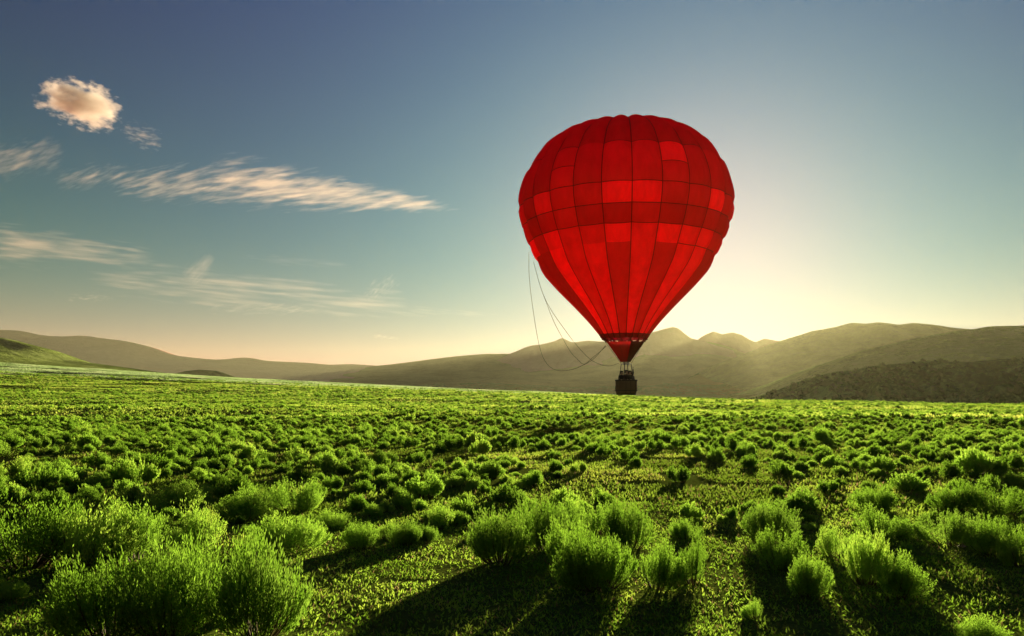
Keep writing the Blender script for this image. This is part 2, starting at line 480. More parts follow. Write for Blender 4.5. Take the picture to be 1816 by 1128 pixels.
# the parachute top is the envelope's own mesh; panels, tapes and the mouth band are its sub-parts
cap_s = np.linspace(0, S_TOPCAP * 1.12, 6)
cap_a = np.linspace(0, 360, 73)
S_, A_ = np.meshgrid(cap_s, cap_a, indexing='ij')
V = env_point(S_, A_ + SEAM0, 0.05 * np.abs(np.sin(np.radians(A_ * NG / 2))))
V[..., 2] += 0.03
envelope = bpart('envelope', mesh_np('parachute_top', V.reshape(-1, 3), grid_faces(6, 73), M_FAB[1], True))
LV_EDGE = {-7: (0, 0, 0, 1, 1, 5, 1, 0), -6: (0, 0, 0, 1, 1, 4, 0, 0), -5: (0, 0, 0, 0, 0, 1, 0, 0), 4: (0, 0, 0, 1, 0, 1, 0, 0), 5: (0, 0, 0, 1, 0, 1, 0, 0), 6: (0, 0, 0, 0, 4, 1, 4, 0)}  # outer gores mostly set dark: shading of the rim put into cloth colour
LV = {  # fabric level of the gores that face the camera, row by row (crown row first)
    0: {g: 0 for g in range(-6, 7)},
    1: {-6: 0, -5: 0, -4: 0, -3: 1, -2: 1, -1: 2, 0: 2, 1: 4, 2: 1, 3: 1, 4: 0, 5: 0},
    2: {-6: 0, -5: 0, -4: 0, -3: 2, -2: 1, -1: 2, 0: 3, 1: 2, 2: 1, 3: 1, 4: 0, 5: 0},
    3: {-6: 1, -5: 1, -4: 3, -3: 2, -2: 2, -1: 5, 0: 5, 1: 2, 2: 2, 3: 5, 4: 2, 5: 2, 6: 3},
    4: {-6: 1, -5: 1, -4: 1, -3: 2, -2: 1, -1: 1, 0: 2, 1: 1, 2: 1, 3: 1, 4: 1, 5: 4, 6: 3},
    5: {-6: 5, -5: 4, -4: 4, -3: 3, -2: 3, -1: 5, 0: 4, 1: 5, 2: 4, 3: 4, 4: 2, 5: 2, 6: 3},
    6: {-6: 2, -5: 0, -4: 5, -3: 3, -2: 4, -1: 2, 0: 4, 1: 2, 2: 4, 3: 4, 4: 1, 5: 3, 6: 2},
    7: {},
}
rr = random.Random(4)
for g in range(-12, 12):
    a0 = SEAM0 + 15.0 * g
    for row in range(len(S_ALL) - 1):
        s0, s1 = S_ALL[row], S_ALL[row + 1]
        if row == 7:
            mat = M_DARKRED
        else:
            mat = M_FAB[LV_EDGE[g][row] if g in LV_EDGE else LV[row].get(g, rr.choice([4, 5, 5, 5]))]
        if row == 2 and g not in (1, -3, 6, -8):
            continue                                  # most gores have one tall panel here
        if row == 1 and g not in (1, -3, 6, -8):
            s1 = S_ALL[row + 2]
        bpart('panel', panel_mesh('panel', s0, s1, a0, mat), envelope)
def ribbon(path, w_dir, half, off):
    path = np.asarray(path); 
    v = np.concatenate([path - w_dir * half, path + w_dir * half])
    n = len(path)
    f = np.stack([np.arange(n - 1), np.arange(1, n), n + np.arange(1, n), n + np.arange(n - 1)], 1)
    return v, f
for g in range(NG):
    a = SEAM0 + 15.0 * g
    ss = np.linspace(S_TOPCAP * 0.2, _su[-1] + 0.01, 70)
    p = env_point(ss, np.full_like(ss, a), 0.0)
    rad = np.array([math.sin(math.radians(a)), -math.cos(math.radians(a)), 0]); tan = np.array([math.cos(math.radians(a)), math.sin(math.radians(a)), 0])
    tz = np.gradient(p[:, 2]); tr = np.gradient(np.hypot(p[:, 0], p[:, 1])); L = np.hypot(tz, tr)
    nrm = rad[None] * (-tz / L)[:, None] + np.array([0, 0, 1])[None] * (tr / L)[:, None]
    p = p + nrm * 0.02
    hw = 0.035
    verts = np.concatenate([p - tan * hw, p + nrm * 0.03, p + tan * hw])
    n = len(ss); i = np.arange(n - 1)
    f = np.concatenate([np.stack([i, i + 1, n + i + 1, n + i], 1), np.stack([n + i, n + i + 1, 2 * n + i + 1, 2 * n + i], 1)])
    bpart('load_tape', mesh_np('load_tape', verts, f, M_TAPE, True), envelope)
def hseam(s, gores, name='seam_tape'):
    vs, fs, base = [], [], 0
    for g in gores:
        a0 = SEAM0 + 15.0 * g
        U = np.linspace(0, 1, 8)
        r = np.interp(s, _su, _ru)
        b = 0.34 * np.sin(np.pi * U) ** 0.8 * 0.65 * np.clip(r / 6.5, 0.12, 1)
        c = env_point(np.full(8, s), a0 + 15 * U, b + 0.02)
        up = env_point(np.full(8, s - 0.03), a0 + 15 * U, b + 0.025); dn = env_point(np.full(8, s + 0.03), a0 + 15 * U, b + 0.025)
        vs += [up, dn]; i = np.arange(7) + base
        fs.append(np.stack([i, i + 1, i + 9, i + 8], 1)); base += 16
    return mesh_np(name, np.concatenate(vs), np.concatenate(fs), M_TAPE, True)
for k, s in enumerate(S_ROWS):
    gs = [1, -3, 6, -8] if k == 1 else (range(2, 5) if k == 5 else range(-12, 12))
    if k == 0: gs = [g for g in range(-12, 12) if g not in (3, 4, -2, -4)]
    if len(list(gs)) == NG:
        bpart('seam_tape', hseam(s, gs), envelope)
    else:
        for g in gs: bpart('seam_tape', hseam(s, [g]), envelope)

# scoop below the mouth: four fabric faces drawn together above the burner
def ring4(z, r, rot):
    return [Vector((r * math.sin(math.radians(rot + 90 * k)), -r * math.cos(math.radians(rot + 90 * k)), z)) for k in range(4)]
Z = lambda py: EYE + (HY - py) * PXM
sx = (1112 - 1109) * PXM
scoop_top = Z(606.5)
def scoop_face(k, mat):
    a = [0, 1, 2, 3]
    rows = []
    for t in np.linspace(0, 1, 7):
        z = scoop_top + (Z(642) - scoop_top) * t
        r = (35.5 + (9 - 35.5) * (t ** 0.92)) * PXM
        pts = ring4(z, r, 8)
        A, B = pts[k], pts[(k + 1) % 4]
        for u in np.linspace(0, 1, 9):
            p = A.lerp(B, u)
            out = Vector((p.x, p.y, 0)).normalized()
            p = p + out * (0.16 * (1 - t) * math.sin(math.pi * u) * r / 1.6)
            if t == 0: p.z += 0.05 * math.cos(u * math.pi * 6)
            rows.append((p.x + sx * 0.6, p.y, p.z))
    return mesh_np('scoop_face', np.array(rows), grid_faces(7, 9), mat, True)
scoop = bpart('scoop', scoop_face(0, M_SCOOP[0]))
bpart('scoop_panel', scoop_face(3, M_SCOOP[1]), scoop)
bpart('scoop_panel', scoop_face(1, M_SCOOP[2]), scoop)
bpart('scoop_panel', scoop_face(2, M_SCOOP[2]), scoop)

def tube_np(path, radius, k=6):
    path = np.asarray(path, float)
    rad = np.full(len(path), radius) if np.isscalar(radius) else np.asarray(radius, float)
    d = np.gradient(path, axis=0); d /= np.linalg.norm(d, axis=1)[:, None] + 1e-9
    ref = np.where(np.abs(d[:, 2:3]) > 0.9, np.array([[1.0, 0, 0]]), np.array([[0, 0, 1.0]]))
    s = np.cross(d, ref); s /= np.linalg.norm(s, axis=1)[:, None] + 1e-9
    t = np.cross(s, d)
    an = np.linspace(0, 2 * np.pi, k, endpoint=False)
    V = path[:, None] + rad[:, None, None] * (np.cos(an)[None, :, None] * s[:, None] + np.sin(an)[None, :, None] * t[:, None])
    n = len(path); fs = []
    for i in range(n - 1):
        for j in range(k):
            fs.append((i * k + j, i * k + (j + 1) % k, (i + 1) * k + (j + 1) % k, (i + 1) * k + j))
    return V.reshape(-1, 3), np.array(fs)
def join_np(parts):
    vs, fs, b = [], [], 0
    for v, f in parts:
        vs.append(v); fs.append(f + b); b += len(v)
    return np.concatenate(vs), np.concatenate(fs)
def tube_mesh(name, path, radius, mat, k=6):
    v, f = tube_np(path, radius, k)
    return mesh_np(name, v, f, mat, True)

# tabs that tie the scoop to the mouth
for k in range(14):
    a = math.radians(360 / 14 * k + 7)
    p0 = np.array([1.79 * math.sin(a), -1.79 * math.cos(a), Z_MOUTH + 0.02]); p1 = np.array([1.5 * math.sin(a) + sx * .6, -1.5 * math.cos(a), scoop_top + 0.0])
    bpart('tie_tab', tube_mesh('tie_tab', [p0, (p0 + p1) / 2, p1], [0.12, 0.05, 0.10], M_DARKRED, 5), scoop)

# basket
ZB = Z(700.5)
ROT = Matrix.Rotation(math.radians(24), 3, 'Z')
bw, bd, bh = 1.60, 1.24, 1.16
bcx = (1112 - 1109) * PXM
def rrect(w, d, z, rc=0.36, n=8):
    pts = []
    for cx_, cy_, a0 in ((w / 2 - rc, d / 2 - rc, 0), (-w / 2 + rc, d / 2 - rc, 90), (-w / 2 + rc, -d / 2 + rc, 180), (w / 2 - rc, -d / 2 + rc, 270)):
        for i in range(n):
            a = math.radians(a0 + 90 * i / (n - 1))
            pts.append(ROT @ Vector((cx_ + rc * math.cos(a), cy_ + rc * math.sin(a), 0)) + Vector((bcx, 0, z)))
    return pts
def loft(name, rings, mat, cap0=True, cap1=False):
    n = len(rings[0]); vs = [tuple(p) for r in rings for p in r]; fs = []
    for i in range(len(rings) - 1):
        for j in range(n):
            fs.append([i * n + j, i * n + (j + 1) % n, (i + 1) * n + (j + 1) % n, (i + 1) * n + j])
    if cap0: fs.append(list(range(n))[::-1])
    if cap1: fs.append([(len(rings) - 1) * n + j for j in range(n)])
    me = bpy.data.meshes.new(name); me.from_pydata(vs, [], fs); me.materials.append(mat); me.update()
    return me
t_ = 0.045
basket = bpart('basket', loft('basket', [rrect(bw - .30, bd - .30, ZB + .02), rrect(bw - .12, bd - .12, ZB + .1), rrect(bw + .03, bd + .03, ZB + .5), rrect(bw - .02, bd - .02, ZB + .9), rrect(bw, bd, ZB + bh),
                                 rrect(bw - 2 * t_, bd - 2 * t_, ZB + bh), rrect(bw - 2 * t_, bd - 2 * t_, ZB + .12)], M_WICKER, True, True))
def rim(name, z, grow, rad, mat, parent):
    p = rrect(bw + grow, bd + grow, z); p = p + [p[0], p[1]]
    return bpart(name, tube_mesh(name, np.array([tuple(q) for q in p]), rad, mat, 8), parent)
rim('rim', ZB + bh + .02, -.03, .065, M_LEATHER, basket)
rim('skid_band', ZB + .06, -.16, .055, M_LEATHER, basket)
rim('belt', ZB + .36, .06, .028, M_LEATHER, basket)
for u in (-.45, .0, .45):
    for sgn in (-1, 1):
        a = ROT @ Vector((u, sgn * (bd / 2 + .035), 0)) + Vector((bcx, 0, ZB + .1)); b = a + Vector((0, 0, bh - .1))
        bpart('strap', tube_mesh('strap', [tuple(a), tuple((a + b) / 2 + (ROT @ Vector((0, sgn * .03, 0)))), tuple(b)], .022, M_LEATHER), basket)
# burner frame on four uprights
zf = Z(645.5)
frame_pts = [ROT @ Vector((x, y, 0)) + Vector((bcx, 0, zf)) for x, y in ((.30, .26), (-.30, .26), (-.30, -.26), (.30, -.26))]
for k, q in enumerate(frame_pts):
    x, y = ((.46, .38), (-.46, .38), (-.46, -.38), (.46, -.38))[k]
    a = ROT @ Vector((x, y, 0)) + Vector((bcx, 0, ZB + bh))
    bpart('upright', tube_mesh('upright', [tuple(a), tuple(a.lerp(q, .5)), tuple(q)], [.035, .03, .03], M_LEATHER, 8))
bf = frame_pts + frame_pts[:2]
burner = bpart('burner', tube_mesh('burner_frame', [tuple(q) for q in bf], .035, M_STEEL, 8))
for s_ in (-.16, .16):
    c = ROT @ Vector((s_, 0, 0)) + Vector((bcx, 0, zf))
    bpart('burner_can', tube_mesh('burner_can', [tuple(c + Vector((0, 0, -.12))), tuple(c), tuple(c + Vector((0, 0, .2))), tuple(c + Vector((0, 0, .36)))], [.05, .11, .13, .13], M_STEEL, 12), burner)
for k, q in enumerate(frame_pts):
    for j in range(3):
        a = math.radians(-45 + 24 - 90 * k + 180 + (j - 1) * 28)
        dirv = Vector((q.x - bcx, q.y, 0)).normalized()
        ang = math.atan2(dirv.y, dirv.x) + (j - 1) * 0.5
        top = Vector((1.75 * math.cos(ang), 1.75 * math.sin(ang), Z_MOUTH))
        mid = Vector((1.0 * math.cos(ang) + bcx * .6, 1.0 * math.sin(ang), (Z_MOUTH + zf) / 2 - .02))
        bpart('cable', tube_mesh('cable', [tuple(q), tuple(q.lerp(top, .5)), tuple(top)], .007, M_TAPE, 4))

# handling lines hanging from the left of the envelope
def spline(pts, n=60):
    pts = np.asarray(pts, float); d = np.concatenate([[0], np.cumsum(np.linalg.norm(np.diff(pts, axis=0), axis=1))])
    p = np.concatenate([[2 * pts[0] - pts[1]], pts, [2 * pts[-1] - pts[-2]]])
    out = []
    for i in range(len(pts) - 1):
        for t in np.linspace(0, 1, max(3, n // len(pts)), endpoint=False):
            a, b, c, e = p[i:i + 4]
            out.append(.5 * ((2 * b) + (-a + c) * t + (2 * a - 5 * b + 4 * c - e) * t * t + (-a + 3 * b - 3 * c + e) * t ** 3))
    out.append(pts[-1])
    return np.array(out)
def line_px(pts, dy):
    return spline([tuple(P(x, y, BD + d) - BO) for (x, y), d in zip(pts, dy)])
L1 = [(938, 447), (938.5, 489), (944, 540), (955, 607), (967, 641), (985, 656), (1008, 656.5), (1029, 650), (1052, 637), (1074, 613)]
L2 = [(946, 464), (961, 516), (977, 549), (999, 581), (1020, 609), (1043, 634), (1061, 645), (1080, 649), (1098, 644)]
L3 = [(961, 516), (969, 537), (983, 572), (999, 602), (1012, 624), (1024, 637), (1036, 646), (1050, 635), (1066, 622), (1075, 614)]
for L_ in (L1, L2, L3):
    bpart('handling_line', tube_mesh('handling_line', line_px(L_, np.linspace(0, -0.4, len(L_))), .017, M_ROPE, 5))

# ------------------------------------------------------------------ passengers
M_SKIN = simple_mat('skin', (0.42, 0.25, 0.17), 0.6, 0.3)
def person(label, loc, rz, coat, trousers, hair, arm_up=False, seed=0, h=1.74):
    root = obj('person', None, label=label, cat='person', group='passengers in the balloon basket')
    root.location = loc; root.rotation_euler = (0, 0, rz)
    k = h / 1.74
    m_c = simple_mat('coat', coat, 0.85, 0.1); m_t = simple_mat('trousers', trousers, 0.85, 0.1); m_h = simple_mat('hair', hair, 0.7, 0.2)
    def skinned(name, verts, edges, radii, mat, parent, rootv=0):
        me = bpy.data.meshes.new(name)
        me.from_pydata([(x * k, y * k, z * k) for x, y, z in verts], edges, [])
        me.materials.append(mat)
        o = obj(name, me, parent)
        sk = o.modifiers.new('skin', 'SKIN'); o.modifiers.new('sub', 'SUBSURF').levels = 1
        o.modifiers['sub'].render_levels = 1
        for v, r in zip(me.skin_vertices[0].data, radii):
            v.radius = (r * k, r * k * .85) if isinstance(r, float) else (r[0] * k, r[1] * k)
        me.skin_vertices[0].data[rootv].use_root = True
        return o
    # body: pelvis, spine, neck, legs and arms in one surface
    up = [(.2, -.02, 1.42), (.26, -.14, 1.62), (.22, -.18, 1.86), (.21, -.19, 1.95)] if arm_up else [(.2, 0, 1.42), (.25, -.03, 1.16), (.2, -.2, 1.06), (.16, -.28, 1.08)]
    verts = [(0, 0, .95), (0, 0, 1.15), (0, 0, 1.36), (0, 0, 1.47), (0, -.01, 1.55),
             (.1, 0, .88), (.11, -.01, .5), (.11, .02, .08), (.11, -.14, .04),
             (-.1, 0, .88), (-.11, -.01, .5), (-.11, .02, .08), (-.11, -.14, .04)] + up + [(-.2, 0, 1.42), (-.25, -.03, 1.16), (-.2, -.2, 1.06), (-.16, -.28, 1.08)]
    edges = [(0, 1), (1, 2), (2, 3), (3, 4), (0, 5), (5, 6), (6, 7), (7, 8), (0, 9), (9, 10), (10, 11), (11, 12), (2, 13), (13, 14), (14, 15), (15, 16), (2, 17), (17, 18), (18, 19), (19, 20)]
    radii = [(.17, .12), (.15, .11), (.18, .12), .07, .055, .1, .07, .05, .045, .1, .07, .05, .045, .08, .055, .042, .03, .08, .055, .042, .03]
    skinned('body', verts, edges, radii, m_c, root)
    hv = [(0, 0, 1.52), (0, -.015, 1.60), (0, -.02, 1.67), (0, -.005, 1.72)]
    hd = skinned('head', hv, [(0, 1), (1, 2), (2, 3)], [.05, (.085, .095), (.095, .11), (.07, .08)], M_SKIN, root, 1)
    skinned('hair', [(0, .03, 1.60), (0, .02, 1.70), (0, 0, 1.755)], [(0, 1), (1, 2)], [(.085, .08), (.108, .105), (.06, .07)], m_h, hd, 1)
    for (x, y, z) in ((.21, -.19, 1.97) if arm_up else (.16, -.29, 1.08), (-.16, -.29, 1.08)):
        dz = 1 if z > 1.5 else 0
        vv = [(x, y, z), (x, y - (.0 if dz else .06), z + .07 * dz)]
        ee = [(0, 1)]; rd = [.03, .036]
        for q in range(4):
            vv.append((x + (q - 1.5) * .02, y - (.03 if dz else .13), z + (.14 - .01 * abs(q - 1.5)) * dz)); ee.append((1, len(vv) - 1)); rd.append(.009)
        vv.append((x + .05, y - (.02 if dz else .07), z + .08 * dz)); ee.append((0, len(vv) - 1)); rd.append(.011)
        skinned('hand', vv, ee, rd, M_SKIN, root, 0)
    return root
def in_basket(x, y):
    v = ROT @ Vector((x, y, 0)); return (BX + bcx + v.x, BY + v.y, ZB + .122)
person('passenger in a black jacket at the basket corner nearest the hanging lines', in_basket(-.56, -.2), math.radians(15), (.02, .018, .02), (.02, .02, .03), (.02, .012, .008))
person('dark-coated passenger beside the burner upright, facing out over the plain', in_basket(-.17, -.3), math.radians(30), (.03, .02, .018), (.02, .02, .03), (.03, .018, .01), h=1.80)
person('pilot in a dark jacket reaching one arm up to the burner', in_basket(.16, -.28), math.radians(10), (.018, .016, .018), (.02, .02, .03), (.025, .015, .01), True, h=1.76)
person('passenger in a grey jacket at the basket end away from the lines', in_basket(.54, -.08), math.radians(50), (.06, .06, .075), (.02, .02, .03), (.05, .03, .015), h=1.70)

# ------------------------------------------------------------------ shrubs
def shrub_geometry(seed, nb, nl, ll, lw, rx=0.5, h=0.6, plumes=9, tight=0.6):
    r = np.random.default_rng(seed)
    # plume centres give the crown its uneven outline
    pa = r.uniform(0, 2 * np.pi, plumes); ps = np.sqrt(r.uniform(0.02, 1, plumes)) * 0.9
    pc = np.stack([ps * np.cos(pa), ps * np.sin(pa)], 1); ph = r.uniform(0.72, 1.18, plumes); lean = r.normal(0, 0.12, (plumes, 2))
    which = r.integers(0, plumes, nb)
    tip2 = pc[which] + r.normal(0, 0.23, (nb, 2))
    rad = np.linalg.norm(tip2, axis=1, keepdims=True)
    tip2 = np.where(rad > 1, tip2 / rad, tip2); rad = np.minimum(rad, 1)
    tz = h * np.sqrt(np.clip(1.05 - 0.72 * rad[:, 0] ** 2, 0, None)) * ph[which] * r.uniform(0.62, 1.08, nb)
    tip = np.stack([tip2[:, 0] * rx + lean[which, 0] * tz, tip2[:, 1] * rx + lean[which, 1] * tz, tz], 1)
    base = np.stack([tip[:, 0] * 0.25, tip[:, 1] * 0.25, np.zeros(nb) - 0.03], 1)
    ctrl = np.stack([tip[:, 0] * 0.85, tip[:, 1] * 0.85, tip[:, 2] * 0.4], 1)
    t = r.uniform(0.22, 1.0, (nb, nl)) ** 0.75
    t = t[..., None]
    pos = (1 - t) ** 2 * base[:, None] + 2 * t * (1 - t) * ctrl[:, None] + t * t * tip[:, None]
    tan = 2 * (1 - t) * (ctrl - base)[:, None] + 2 * t * (tip - ctrl)[:, None]
    tan /= np.linalg.norm(tan, axis=2, keepdims=True) + 1e-9
    pos = pos + r.normal(0, 0.012 * rx / 0.5, pos.shape)
    d = tan + r.normal(0, tight * 0.55, tan.shape); d[..., 2] += 0.15
    d /= np.linalg.norm(d, axis=2, keepdims=True) + 1e-9
    side = np.cross(d, r.normal(0, 1, d.shape)); side /= np.linalg.norm(side, axis=2, keepdims=True) + 1e-9
    L = ll * r.uniform(0.6, 1.25, t.shape); W = lw * r.uniform(0.7, 1.2, t.shape)
    a = pos; b = pos + d * L * 0.5 + side * W; c = pos + d * L; e = pos + d * L * 0.5 - side * W
    V = np.stack([a, b, c, e], 2).reshape(-1, 3)
    V[:, 2] = np.maximum(V[:, 2], -0.02)
    Fq = np.arange(len(V)).reshape(-1, 4)
    # woody stems
    stems = []
    for i in range(0, nb, max(1, nb // 34)):
        tt = np.linspace(0, 0.9, 5)[:, None]
        pth = (1 - tt) ** 2 * base[i] + 2 * tt * (1 - tt) * ctrl[i] + tt * tt * tip[i]
        stems.append(tube_np(pth, np.linspace(0.010, 0.003, 5), 3))
    return (V, Fq), join_np(stems)

def shrub_proto(seed, **kw):
    (v, f), (sv, sf) = shrub_geometry(seed, **kw)
    kz = 0.62 / np.percentile(v[:, 2], 98.5); kx = 0.5 / np.percentile(np.hypot(v[:, 0], v[:, 1]), 93)
    v = v * (kx, kx, kz); sv = sv * (kx, kx, kz)
    return mesh_np('shrub_foliage', v, f, M_LEAF), mesh_np('shrub_stems', sv, sf, M_STEM)
HI = [shrub_proto(100 + i, nb=(420, 480, 360, 420, 300, 460, 380, 260)[i], nl=36, ll=0.038, lw=0.0047, rx=0.5, h=0.6, plumes=(8, 14, 6, 10, 5, 11, 7, 4)[i], tight=(0.6, 0.8, 0.45, 0.6, 0.7, 0.5, 0.9, 0.55)[i]) for i in range(8)]
MID = [shrub_proto(200 + i, nb=260, nl=22, ll=0.075, lw=0.011, rx=0.5, h=0.6, plumes=(7, 14, 4, 9, 5, 18, 6, 3, 11, 8)[i], tight=(0.6, 0.9, 0.45, 0.6, 0.7, 0.8, 0.5, 0.6, 0.4, 1.0)[i]) for i in range(10)]
LOW = [shrub_proto(300 + i, nb=90, nl=11, ll=0.13, lw=0.026, rx=0.5, h=0.58, plumes=6)[0] for i in range(6)]

SCRUB = [m_.copy() for m_ in LOW]
for m_ in SCRUB: m_.materials[0] = M_SCRUB
placed = []
def put_shrub(x, y, w, h, idx, label, group=None, hi=True):
    kinds = HI if hi else MID
    fo, st = kinds[idx % len(kinds)]
    root = obj('shrub', None, label=label, cat='shrub', group=group)
    root.location = (x, y, float(ground_z(x, y)) - 0.01)
    root.rotation_euler = (rng.normal(0, 0.07), rng.normal(0, 0.07), rng.uniform(0, 6.28))
    q_ = rng.uniform(0.86, 1.12)
    root.scale = (w * q_, w / q_, h / 0.62)
    obj('foliage', fo, root); obj('stems', st, root)
    placed.append((x, y, w * 0.5))
    return root

FG = 'large shrubs in the foreground'
HAND = [  # column, foot row, width, height in the photograph, label
 (190, 1136, 210, 150, 'bushy shrub at the very bottom of the picture, outermost of the big clump'),
 (300, 1128, 190, 165, 'middle shrub of the big bottom clump, with ragged upright sprays'),
 (385, 1085, 170, 150, 'shrub at the back of the big bottom clump, tallest plumes pointing up'),
 (455, 1130, 170, 165, 'tall plumed shrub at the inner end of the big bottom clump'),
 (40, 1005, 200, 118, 'dense dark-bodied shrub cut by the left picture edge, behind the bottom clump'),
 (150, 1003, 170, 108, 'wide shrub second from the left edge in the dark foreground row'),
 (240, 995, 150, 105, 'shrub third from the left edge in the dark foreground row'),
 (330, 985, 130, 98, 'shrub ending the dark foreground row beside bare ground'),
 (310, 908, 115, 54, 'rounded shrub above the dark foreground row, left of the bare hollow'),
 (440, 917, 110, 52, 'low rounded shrub beside the shaded bare hollow'),
 (527, 908, 95, 60, 'upright bristling shrub right of the shaded bare hollow'),
 (515, 978, 120, 66, 'round shrub directly behind the tall plumes of the bottom clump'),
 (595, 937, 68, 36, 'small spreading shrub between two larger ones in open grass'),
 (642, 974, 66, 48, 'small shrub with a dark core on the open grass patch'),
 (692, 956, 54, 32, 'low dark little shrub next to the open grass patch'),
 (767, 941, 88, 52, 'fan-shaped shrub standing alone left of the central clump'),
 (890, 1000, 115, 98, 'dark-centred shrub forming the left end of the central clump'),
 (965, 975, 95, 90, 'shrub at the back of the central clump, beside the dark-centred one'),
 (1010, 1010, 90, 95, 'narrow shrub in the middle of the central clump'),
 (1062, 1046, 135, 108, 'front shrub of the central clump, its bright tips facing the camera'),
 (1050, 950, 110, 70, 'bright shrub top rising behind the central clump'),
 (1118, 972, 100, 88, 'shrub with a deep black hollow at the right of the central clump'),
 (1165, 1046, 90, 86, 'bright airy shrub right of the front central shrub'),
 (1230, 1038, 70, 84, 'slim bright shrub ending the central clump on the right'),
 (1217, 957, 54, 38, 'small shrub alone behind the right end of the central clump'),
 (1362, 957, 95, 68, 'leaning bushy shrub at the back of the right-hand cluster'),
 (1385, 1007, 112, 72, 'wide shrub throwing a long shadow in the right-hand cluster'),
 (1437, 1056, 84, 74, 'neat rounded shrub standing foremost of the right-hand cluster'),
 (1482, 990, 66, 58, 'shaded shrub in the middle of the right-hand cluster'),
 (1538, 1040, 70, 98, 'tall narrow shrub in the right-hand cluster with a notched top'),
 (1592, 1060, 92, 80, 'round shrub ending the right-hand cluster at the front'),
 (1556, 952, 115, 54, 'low wide shrub behind the right-hand cluster'),
 (1685, 968, 105, 62, 'shrub near the right edge, left one of a joined pair'),
 (1765, 985, 90, 66, 'shrub near the right edge, right one of a joined pair'),
 (1812, 1008, 66, 62, 'shrub cut off by the right picture edge'),
 (1690, 908, 90, 52, 'shrub with a black shaded front, near the right edge'),
 (1775, 915, 110, 56, 'broad shrub with a black shaded front, at the right edge'),
 (1545, 908, 80, 46, 'upright shrub behind the low wide one on the right'),
 (1735, 1142, 95, 52, 'shrub tips poking up from the bottom right corner'),
 (1340, 1098, 46, 34, 'tiny sprig of a shrub beside the lit strip between shadows'),
]
for i, (px, py, w, h, lab) in enumerate(HAND):
    d = EYE * F / (py - HY)
    for _ in range(6):                                   # settle on the real ground
        x = (px - CX) / F * d
        d = (EYE - float(ground_z(x, d))) * F / (py - HY)
    x = (px - CX) / F * d
    put_shrub(x, d, w / F * d * 0.94, h / F * d * 0.90, i, lab, FG)

# the rest of the field: scattered, sparser on the open flats
def field_density(x, y):
    px = CX + x / y * F
    open_flat = np.exp(-((px - 1180) / 260) ** 2) * np.exp(-((y - 17) / 7.0) ** 2)
    fgopen = np.exp(-((px - 640) / 230) ** 2) * np.exp(-((y - 7) / 2.2) ** 2)
    patch = fbm(x * 0.12, y * 0.12, 2, 77)
    right = 0.75 + 0.25 * sstep(1300, 500, px)
    return np.clip((0.60 + 0.75 * patch) * right - 0.75 * open_flat - 0.9 * fgopen, 0.02, 1)
cand = []
r2 = np.random.default_rng(5)
grid = {}
for x, y, rad in placed: grid.setdefault((int(x // 2), int(y // 2)), []).append((x, y, rad))
def try_add(x, y, rad):
    gx, gy = int(x // 2), int(y // 2)
    for i in (-1, 0, 1):
        for j in (-1, 0, 1):
            for (a, b, c) in grid.get((gx + i, gy + j), ()):
                if (a - x) ** 2 + (b - y) ** 2 < (1.12 * (rad + c)) ** 2: return False
    grid.setdefault((gx, gy), []).append((x, y, rad))
    return True
field = []
NT = 52000
yy = 6.0 + 149 * r2.uniform(0, 1, NT) ** 0.60
xx = (r2.uniform(-1, 1, NT) * 0.70 - 0.02) * yy + r2.normal(0, 0.6, NT)
dens = field_density(xx, yy)
keep = r2.uniform(0, 1, NT) < dens
sz = r2.lognormal(-0.84, 0.36, NT)
for x, y, s in zip(xx[keep], yy[keep], sz[keep]):
    s = float(np.clip(s, 0.18, 0.95)) * (0.84 if y > 20 else 0.80 if y > 12 else 0.68)
    if y < 10.5 and -0.55 < x / y < 0.62 and (y < 8.4): continue
    if try_add(x, y, s * 0.5): field.append((float(x), float(y), s))
field.sort(key=lambda q: q[1])
in_view = [q for q in field if abs(q[0] / q[1]) < 0.625]
edge_only = [q for q in field if abs(q[0] / q[1]) >= 0.625]
near = in_view[:255]
rest = in_view[255:] + edge_only
ys_near = sorted(q[1] for q in near)
def field_label(x, y, s):
    px = CX + x / y * F
    size = 'small' if s < 0.42 else ('middling' if s < 0.62 else 'large')
    where = ('by the left edge' if px < 250 else 'left of the hanging lines' if px < 560 else 'left of the central clump' if px < 850 else 'below the balloon' if px < 1180
             else 'above the right-hand cluster' if px < 1520 else 'by the right edge')
    k = sum(1 for v in ys_near if v < y) / len(ys_near)
    depth = ('nearest rows' if k < 0.25 else 'second band' if k < 0.5 else 'third band' if k < 0.75 else 'far band')
    return '%s shrub %s, %s' % (size, where, depth)
alike = {}
for x, y, s in near: alike.setdefault(field_label(x, y, s), []).append(x / y)
ORD = 'first second third fourth fifth sixth seventh eighth ninth tenth eleventh twelfth thirteenth fourteenth fifteenth sixteenth seventeenth eighteenth nineteenth twentieth'.split()
def own_label(x, y, s):
    base = field_label(x, y, s); peers = sorted(alike[base])
    if len(peers) == 1: return base + ' of the field'
    return '%s, %s of %d from the left' % (base, ORD[min(peers.index(x / y), 19)], len(peers))
for i, (x, y, s) in enumerate(near):
    h = s * float(r2.uniform(0.50, 0.70))
    put_shrub(x, y, s, h, int(r2.integers(0, 30)), own_label(x, y, s), 'shrubs scattered over the near field', hi=(y < 11))

